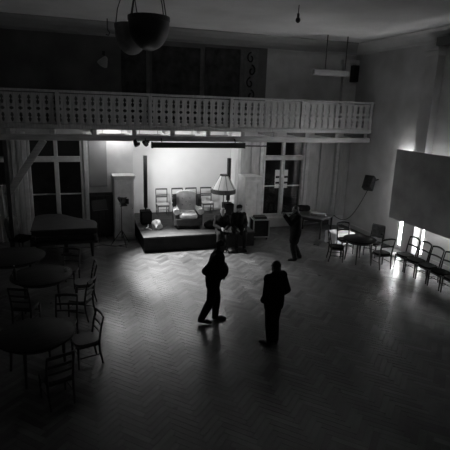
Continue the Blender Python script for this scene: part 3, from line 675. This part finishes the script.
# music stand and chair in the dark left of the locker
t = thing('music_stand', 'dark music stand before the wainscot left of the locker', 'music stand', (.78, 15.45, 0), .3)
MB().tube([(0, 0, .2), (0, 0, 1.1)], .012, 8).build('pole', 'black_metal', t)
for i in range(3): q = i*2.094; MB().tube([(0, 0, .35), (.28*math.cos(q), .28*math.sin(q), .01)], .01, 6).build('leg', 'black_metal', t)
MB().box((0, .02, 1.22), (.5, .02, .34), rx=-.35).build('desk', 'black_metal', t); MB().box((0, -.08, 1.06), (.5, .07, .015)).build('ledge', 'black_metal', t)
# ------------------------------------------------------------------ left tables and chairs
T0, T1, T2 = (-1.55, 12.0), (-.78, 10.48), (-.72, 7.62)
round_table((T0[0], T0[1], 0), .78, 'dark round table at the left edge, just in front of the piano', group='round tables on the left')
round_table((T1[0], T1[1], 0), .66, 'dark round table on the left with a glinting glass on it', group='round tables on the left')
round_table((T2[0], T2[1], 0), .62, 'dark round table at the lower left, nearest the camera', group='round tables on the left')
ch = None
for loc, tgt, tw, lab in (((-.22, 11.52, 0), T1, .15, 'wooden chair behind the left table with the glass, its back to the piano'),
    ((.12, 10.55, 0), T1, .0, 'wooden chair with slatted back right of the table with the glass'),
    ((.02, 9.62, 0), T1, .35, 'wooden chair at the front right of the table with the glass'),
    ((-1.05, 9.55, 0), T1, -.1, 'wooden chair in front of the table with the glass'),
    ((.06, 7.75, 0), T2, .1, 'wooden chair right of the nearest left table'),
    ((-.40, 6.75, 0), T2, .0, 'wooden chair with paler seat in front of the nearest left table'),
    ((-.30, 8.50, 0), T2, .2, 'wooden chair behind the nearest left table')):
    if ch is None: ch = make_chair(lab, 'chairs at the left tables', 'dark_wood', 'mid_wood', 'slat', .44, .9); ch.location = loc; ch.rotation_euler.z = face(loc, tgt)+tw
    else: c = dup(ch, loc, face(loc, tgt)+tw, lab)
P = fl(14, 274, .80)
t = thing('drinking_glass', 'small glinting glass at the left side of a round table', 'glass', (P.x, P.y, .746))
MB().lathe([(0, 0), (.032, 0), (.038, .11), (.034, .11), (.029, .012), (0, .012)], n=20).build('glass_body', 'glass', t, smooth=True); MB().lathe([(0, .013), (.028, .013), (.03, .05), (0, .05)], n=16).build('tealight', 'paper', t)
P = fl(11, 281, .75); t = thing('bottle', 'dark bottle on the left table beside the glass', 'bottle', (-1.30, 10.25, .746))
MB().lathe([(0, 0), (.036, 0), (.037, .18), (.03, .22), (.014, .26), (.013, .31), (0, .31)], n=18).build('body', 'black_gloss', t, smooth=True); MB().lathe([(0, .311), (.014, .311), (.014, .33), (0, .33)], n=12).build('cap', 'metal', t)
P = fl(69, 268, .75); t = thing('cup', 'small white cup at the right edge of the table with the glass', 'cup', (-.25, 10.62, .746))
MB().lathe([(0, 0), (.028, 0), (.042, .07), (.039, .07), (.026, .006), (0, .006)], n=18).build('bowl', 'paper', t, smooth=True); MB().tube([(.036, 0, .055), (.065, 0, .05), (.062, 0, .025), (.033, 0, .02)], .005, 6).build('handle', 'paper', t)
# ------------------------------------------------------------------ things up high
# pendant lamps
def pendant(x, y, r, h, d, m_, label, cords, tilt):
    c_ = fl(x, y, 5.9); v = ray(x, y); P = CP+v*(d/v.y)
    t = thing('pendant_lamp', label, 'lamp', P, 0, 'pendant bowls near the ceiling'); t.rotation_euler = (tilt[0], tilt[1], 0)
    pr_ = [(0, -h/2)]+[(r*math.sin(q*math.pi/2/7), -h/2+h*.78*(1-math.cos(q*math.pi/2/7))) for q in range(1, 8)]+[(r, h*.4), (r*.97, h/2), (r*.93, h/2), (r*.95, h*.3), (r*.9, 0), (0, -h*.4)]
    MB().lathe(pr_, n=36).build('bowl', m_, t, smooth=True)
    MB().lathe([(r, h*.36), (r*1.03, h*.38), (r*1.03, h*.5), (r, h*.51), (r, h*.36)], n=36).build('rim', m_, t)
    for a in cords:
        q0 = Vector((r*.95*math.cos(a), r*.95*math.sin(a), h*.5)); top = t.matrix_basis.inverted() @ Vector((P.x+.55*r*math.cos(a), P.y+.55*r*math.sin(a), CZ))
        MB().tube([q0, q0.lerp(top, .5)+Vector((.03*math.cos(a), 0, 0)), top], .012, 6).build('cord', 'black_metal', t)
bpy.context.view_layer.update()
pendant(149, 34, .42, .66, 10.2, 'black_metal', 'large black pendant bowl hanging from cords near the ceiling', (0.5, 2.6, 3.6, 5.6), (0, 0))
pendant(131.5, 40, .37, .66, 11.4, 'banner_pale', 'grey pendant bowl half hidden behind the black one', (1.0, 3.3), (0, 0))
# hanging bulb
P = py(298, 20, 10.5)
t = thing('hanging_bulb', 'small dark hanging bulb on a cord from the ceiling', 'lamp', P)
MB().ball((0, 0, 0), .06, 12, (1, 1, 1.15)).build('bulb', 'black_gloss', t, smooth=True); MB().tube([(0, 0, .06), (0, 0, .14)], .03, 8).build('socket', 'black_metal', t); MB().tube([(0, 0, .13), (.005, 0, CZ-P.z)], .01, 6).build('cord', 'black_metal', t)
# unlit fluorescent fitting hanging over the balcony
Q0, Q1 = fl(326, 38, CZ-.06), fl(344, 37, CZ-.06); Yc = min((Q0.y+Q1.y)/2, 14.2)
a, b_ = py(313, 73.5, Yc), py(348, 72.5, Yc); cx = (a.x+b_.x)/2; hl = (b_.x-a.x)/2
t = thing('ceiling_tube_light', 'unlit long tube light hanging on two rods at the right', 'lamp', (cx, Yc, a.z))
MB().box((0, 0, .07), (2*hl, .15, .15)).build('housing', 'lamp_white', t, bevel=.02); MB().tube([(-hl+.04, 0, -.01), (hl-.04, 0, -.01)], .03, 10).build('tube', 'lamp_white', t, smooth=True)
for s in (-1, 1): MB().box((s*(hl-.02), 0, .015), (.04, .1, .12)).build('end_cap', 'lamp_white', t)
for xx in (326, 346): q = py(xx, 60, Yc).x-cx; MB().tube([(q, 0, .1), (q, 0, CZ-a.z)], .016, 6).build('rod', 'black_metal', t)
# wall lamp, left
P = py(104, 61, 15.86)
t = thing('wall_lamp', 'small pale wall lamp on the dark gallery wall', 'lamp', (P.x, 15.86, P.z))
MB().lathe([(.02, .16), (.07, .12), (.15, -.06), (.17, -.13), (.16, -.13), (.14, -.06), (.06, .11), (.02, .15)], n=20).build('shade', 'lamp_white', t, smooth=True).rotation_euler = (.5, .5, 0)
MB().tube([(0, .13, .25), (0, .0, .28), (0, -.02, .15)], .012, 6).build('arm', 'black_metal', t); MB().box((0, .12, .25), (.08, .03, .12)).build('plate', 'black_metal', t)
P = py(107, 14, 14.6); t = thing('ceiling_hook', 'thin dark hanging rod with loop under the ceiling', 'hook', (P.x, P.y, CZ)); zb_ = py(107, 30, P.y).z-CZ
MB().tube([(0, 0, 0), (0, 0, zb_)], .016, 6).build('rod', 'black_metal', t); MB().tube([(0, 0, zb_), (.06, 0, zb_-.06), (.03, 0, zb_-.14), (-.05, 0, zb_-.12)], .016, 6).build('loop', 'black_metal', t)
# pictures and banner on the gallery wall
for q, (a, b_) in enumerate(((121, 146), (152, 200), (205, 240))):
    A = py(a, 60, BY); B = py(b_, 60, BY); zt_ = py(a, 43+q*2, BY).z
    t = thing('wall_painting', ('narrow dark wall painting left of the wide one', 'wide dark wall painting behind the pendant lamps', 'dark wall painting left of the pale banner')[q], 'painting', (A.x, BY-.001, 4.0), 0, 'dark paintings on the gallery wall')
    MB().b2((0, -.03, 0), (B.x-A.x, 0, zt_-4.0)).build('canvas', 'picture_dark', t)
    for s, xx in ((0, B.x-A.x),): MB().b2((xx, -.05, 0), (xx+.11, 0, zt_-4.0+.04)).build('side_strip', 'banner_pale', t)
A = py(244, 60, BY); B = py(258.5, 60, BY); zt_ = py(250, 49, BY).z
t = thing('wall_banner', 'pale vertical banner with dark scroll ornament on the gallery wall', 'banner', (A.x, BY-.001, 4.0)); w = B.x-A.x; h = zt_-4
MB().b2((0, -.02, 0), (w, 0, h)).build('cloth', 'banner_pale', t)
for i in range(5):
    z = h-.3-i*.42; s = 1 if i % 2 else -1
    pts = [Vector((w/2+s*(.02+.15*math.sin(q*.55)*(1-q/14)), -.026, z+.19*math.cos(q*.55)*(1-q/16))) for q in range(13)]
    MB().tube(pts, .028, 6).build('scroll', 'ink', t)
# dark box high in the corner
P = py(357, 74, 15.7); t = thing('corner_loudspeaker', 'dark box loudspeaker high in the right back corner', 'loudspeaker', (10.2, 15.72, P.z))
MB().box((0, 0, 0), (.24, .24, .6)).build('cabinet', 'black_metal', t, bevel=.02); MB().box((0, -.128, 0), (.2, .015, .52)).build('grille', 'black_cloth', t); MB().box((.05, .18, .1), (.06, .16, .06)).build('bracket', 'black_metal', t)
# ------------------------------------------------------------------ people
def remesh(mb_, name, m_, vox, parent=None, it=3):
    me = mb_.mesh(name); me.materials.append(MATS[m_]); o = bpy.data.objects.new(name, me); C.objects.link(o)
    r_ = o.modifiers.new('r', 'REMESH'); r_.mode = 'VOXEL'; r_.voxel_size = vox; r_.use_smooth_shade = True
    s_ = o.modifiers.new('s', 'SMOOTH'); s_.factor = .5; s_.iterations = it
    dg = bpy.context.evaluated_depsgraph_get(); dg.update(); ne = bpy.data.meshes.new_from_object(o.evaluated_get(dg)); o.modifiers.clear(); o.data = ne
    ne.materials.clear(); ne.materials.append(MATS[m_])
    if parent: o.parent = parent
    return o
def cap(mb_, p, rp, q, rq):
    p = Vector(p); q = Vector(q); mb_.tube([p, q], [rp, rq], 12); mb_.ball(p, rp, 12); mb_.ball(q, rq, 12)
def person(label, loc, rz, J, cloth='black_cloth', trous='dark_cloth', hair='hair_dark', coat=0, cap_=False, long_hair=0, hood=False, sc=1.0, curl=.5, belly=0, bulk=0):
    V_ = Vector
    D = dict(hipL=(.095, 0, .92), hipR=(-.095, 0, .92), kneeL=(.10, -.02, .49), kneeR=(-.10, -.02, .49), ankL=(.10, .03, .085), ankR=(-.10, .03, .085),
             shL=(.185, .0, 1.42), shR=(-.185, .0, 1.42), elL=(.25, .04, 1.13), elR=(-.25, .04, 1.13), wrL=(.24, -.05, .88), wrR=(-.24, -.05, .88),
             neck=(0, .0, 1.49), head=(0, -.02, 1.625), toeL=(.12, -.17, .03), toeR=(-.12, -.17, .03), hdir=(0, -1, 0))
    D.update(J); D = {k: V_(v) for k, v in D.items()}
    pel = (D['hipL']+D['hipR'])/2; chest = (D['shL']+D['shR'])/2
    def torso(mb_, g):
        for s in ('L', 'R'):
            hp, sh = D['hip'+s], D['sh'+s]; mid = hp.lerp(sh, .5)
            a = pel.lerp(hp, .7); w_ = pel.lerp(chest, .45)+(mid-pel.lerp(chest, .5))*.55; c_ = chest.lerp(sh, .5)-V_((0, 0, .06))
            cap(mb_, a, .115+g, w_, .105+g+belly*.3); cap(mb_, w_, .105+g+belly*.3, c_, .112+g); cap(mb_, c_, .105+g, sh, .062+g)
        cap(mb_, chest, .085+g*.6, D['neck'], .06+g*.6)
        if belly: mb_.ball(pel.lerp(chest, .42)+V_((0, -.08, 0)), .14+belly+g, 14)
    def leg(mb_, s, g):
        cap(mb_, D['hip'+s], .088+g, D['knee'+s], .056+g); calf = D['knee'+s].lerp(D['ank'+s], .3)
        cap(mb_, D['knee'+s], .056+g, calf, .057+g); cap(mb_, calf, .057+g, D['ank'+s], .040+g)
    def arm(mb_, s, g):
        cap(mb_, D['sh'+s], .056+g, D['el'+s], .042+g); cap(mb_, D['el'+s], .042+g, D['wr'+s], .029+g)
    body = MB(); torso(body, 0)
    for s in ('L', 'R'):
        leg(body, s, 0); arm(body, s, 0)
        a, t_ = D['ank'+s], D['toe'+s]; cap(body, a-V_((0, 0, .035)), .04, t_, .026)
        # hand: palm, four fingers with a knuckle bend, thumb from the side of the palm
        w = D['wr'+s]; d = (w-D['el'+s]).normalized(); n = d.cross(V_((0, 0, 1))); n = V_((1, 0, 0)) if n.length < .2 else n.normalized()
        if s == 'R': n = -n if n.x > 0 else n
        else: n = n if n.x > 0 else -n
        side = d.cross(n).normalized()
        if side.y > 0: side = -side      # towards the front
        inw = -n
        for k in (-1, -.33, .33, 1): cap(body, w+d*.01+side*k*.018, .016, w+d*.085+side*k*.028, .013)
        for k, L in zip((-1, -.33, .33, 1), (.062, .075, .08, .07)):
            b0_ = w+d*.085+side*k*.028; b1_ = b0_+(d*(1-.35*curl)+inw*curl*.5).normalized()*L*.55; b2_ = b1_+(d*(1-curl)+inw*curl).normalized()*L*.5
            cap(body, b0_, .0105, b1_, .0095); cap(body, b1_, .0095, b2_, .008)
        th = w+d*.03+side*.03; t1 = th+(side*.7+d*.6+inw*.2).normalized()*.04; t2 = t1+(d*.9+side*.2+inw*.4).normalized()*.032; cap(body, th, .015, t1, .011); cap(body, t1, .011, t2, .009)
    # head with brow, nose, mouth, chin and ears
    h = D['head']; f_ = D['hdir'].normalized(); sd = f_.cross(V_((0, 0, 1))).normalized(); u_ = sd.cross(f_); RM = Matrix((sd, f_, u_)).transposed()
    def hp(a, b_, c_): return h+sd*a+f_*b_+u_*c_
    cap(body, D['neck'], .056, hp(0, -.015, -.06), .052)
    body.ball(hp(0, -.012, .02), 1, 18, (.076, .094, .098), RM); body.ball(hp(0, .028, -.045), 1, 14, (.058, .062, .072), RM)
    body.ball(hp(0, .088, -.012), 1, 10, (.014, .026, .022), RM); body.ball(hp(0, .068, .026), 1, 10, (.055, .022, .014), RM); body.ball(hp(0, .078, -.062), 1, 10, (.024, .016, .012), RM); body.ball(hp(0, .062, -.098), 1, 10, (.028, .026, .02), RM)
    for s in (-1, 1): body.ball(hp(s*.079, -.012, .0), 1, 10, (.012, .024, .034), RM)
    o = remesh(body, 'person', 'skin', .0105, None, 2); o.location = loc; o.rotation_euler.z = rz; o.scale = (sc,)*3; tag(o, label, 'person')
    for s in (-1, 1): e = MB(); e.ball(hp(s*.03, .074, .006), .011, 8); e.build('eye', 'black_gloss', o, smooth=True)
    # clothing
    j_ = MB(); torso(j_, .022+bulk); [arm(j_, s, .02+bulk*.6) for s in ('L', 'R')]
    for s in ('L', 'R'): cap(j_, pel.lerp(D['hip'+s], .75), .125+bulk, pel.lerp(D['hip'+s], .85)+(V_((0, 0, -.08))), .125+bulk)
    if coat:
        for s in ('L', 'R'): cap(j_, D['hip'+s], .13+bulk*.5, D['hip'+s].lerp(D['knee'+s], coat), .125+bulk)
    cap(j_, chest+V_((0, .01, .03)), .09, D['neck'], .075)
    if hood: j_.ball(D['neck']+V_((0, .085, .0)), 1, 12, (.12, .075, .07))
    remesh(j_, 'jacket', cloth, .014, o, 4)
    tr = MB(); [leg(tr, s, .02+bulk*.45) for s in ('L', 'R')]; cap(tr, D['hipL'], .115, D['hipR'], .115); remesh(tr, 'trousers', trous, .014, o, 4)
    for s in ('L', 'R'):
        sh = MB(); a, t_ = D['ank'+s], D['toe'+s]; hl_ = a+V_((0, .03, -.03)); cap(sh, a-V_((0, 0, .0)), .05, hl_, .045); cap(sh, hl_-V_((0, 0, .005)), .045, t_.lerp(a, .35)+V_((0, 0, -.005)), .045); cap(sh, t_.lerp(a, .35)+V_((0, 0, -.01)), .045, t_, .034); remesh(sh, 'shoe', 'black_metal', .012, o, 2)
    hr = MB(); hr.ball(hp(0, -.032, .036), 1, 18, (.086, .092, .096), RM)
    if long_hair: hr.ball(hp(0, -.055, -.05), 1, 14, (.085, .06, .06+long_hair), RM)
    else: hr.ball(hp(0, -.05, -.02), 1, 14, (.078, .06, .07), RM)
    remesh(hr, 'hair', hair, .011, o, 2)
    if cap_:
        cp = MB(); cp.ball(hp(0, -.015, .075), 1, 18, (.10, .112, .062), RM); cp.ball(hp(0, .085, .058), 1, 14, (.075, .07, .014), RM); remesh(cp, 'cap', 'black_cloth', .011, o, 2)
    return o
def head_rz(d): return math.atan2(d[1], d[0])+math.pi/2
# walker: heading to the right of the picture
person('person in dark clothes walking to the right, elbow bent back, leftmost on the floor', (2.70, 8.72, 0), head_rz((.95, -.25)),
       dict(kneeL=(.10, -.09, .50), ankL=(.10, -.07, .085), toeL=(.11, -.27, .03), kneeR=(-.10, .04, .49), ankR=(-.10, .22, .11), toeR=(-.11, .03, .035),
            shL=(.19, -.09, 1.40), shR=(-.19, -.06, 1.40), elR=(-.25, .16, 1.18), wrR=(-.20, -.02, 1.02), elL=(.24, .05, 1.13), wrL=(.19, -.14, .97), neck=(0, -.10, 1.475), head=(0, -.15, 1.605), hdir=(0, -1, -.25)), sc=1.06, belly=.018, bulk=.024, trous='black_cloth')
# stander, seen from behind
person('person in dark hooded jacket standing with hands in pockets, back to the camera', (3.57, 7.50, 0), head_rz((-.35, .94)),
       dict(elL=(.30, .07, 1.12), wrL=(.20, -.10, .95), elR=(-.28, .07, 1.12), wrR=(-.20, -.10, .95), toeL=(.16, -.16, .03), toeR=(-.08, -.18, .03), kneeL=(.085, -.02, .49), kneeR=(-.075, -.02, .49), ankL=(.08, .03, .085), ankR=(-.07, .03, .085)), long_hair=.015, hood=True, sc=.99, bulk=.018, trous='black_cloth')
# person by the corner table, looking at a phone held up
rzC = head_rz((-.93, .25)); LC = Vector((6.34, 12.12, 0))
person('person in long dark coat near the corner table holding up a phone', LC, rzC,
       dict(elL=(.22, -.20, 1.22), wrL=(.08, -.36, 1.42), elR=(-.22, -.20, 1.22), wrR=(-.08, -.36, 1.42), kneeL=(.09, -.08, .49), ankL=(.09, .02, .085), toeL=(.10, -.18, .03), kneeR=(-.09, .0, .49), ankR=(-.09, .20, .10), toeR=(-.1, .0, .03), head=(0, -.06, 1.615), neck=(0, -.02, 1.485), hdir=(0, -1, -.2)), coat=.6, sc=.98, long_hair=.03, bulk=.03)
pp = Matrix.Rotation(rzC, 3, 'Z') @ Vector((0, -.47*.98, 1.52*.98)) + LC
t = thing('smartphone', 'small dark phone held up by the person in the long coat', 'phone', pp, rzC)
MB().box((0, 0, 0), (.15, .009, .075)).build('body', 'black_gloss', t, bevel=.003); MB().box((0, .0052, 0), (.14, .001, .068)).build('screen', 'black_gloss', t)
# two seated at the front right of the stage
seat = dict(hipL=(.095, .04, .625), hipR=(-.095, .04, .625), kneeL=(.13, -.40, .56), kneeR=(-.13, -.40, .56), ankL=(.13, -.38, .085), ankR=(-.13, -.42, .085), toeL=(.15, -.58, .03), toeR=(-.15, -.62, .03))
d1 = dict(seat); d1.update(shL=(.175, -.10, 1.07), shR=(-.175, -.10, 1.07), neck=(0, -.14, 1.14), head=(0, -.20, 1.26), hdir=(-.2, -1, -.35), elL=(.24, -.16, .82), wrL=(.08, -.36, .74), elR=(-.24, -.16, .82), wrR=(-.08, -.36, .76))
person('grey-haired person sitting hunched on the stage edge with hands together', (4.50, 13.77, 0), -.15, d1, hair='hair_grey', cloth='black_cloth', trous='black_cloth')
d2 = dict(seat); d2.update(shL=(.18, -.02, 1.12), shR=(-.18, -.02, 1.12), neck=(0, -.04, 1.19), head=(0, -.07, 1.32), hdir=(-.8, -1, -.1), elL=(.26, -.06, .84), wrL=(.16, -.28, .70), elR=(-.26, -.06, .84), wrR=(-.14, -.30, .70))
person('person in a dark cap and coat sitting at the right end of the stage', (5.08, 13.77, 0), -.1, d2, cap_=True, coat=.8, trous='black_cloth')
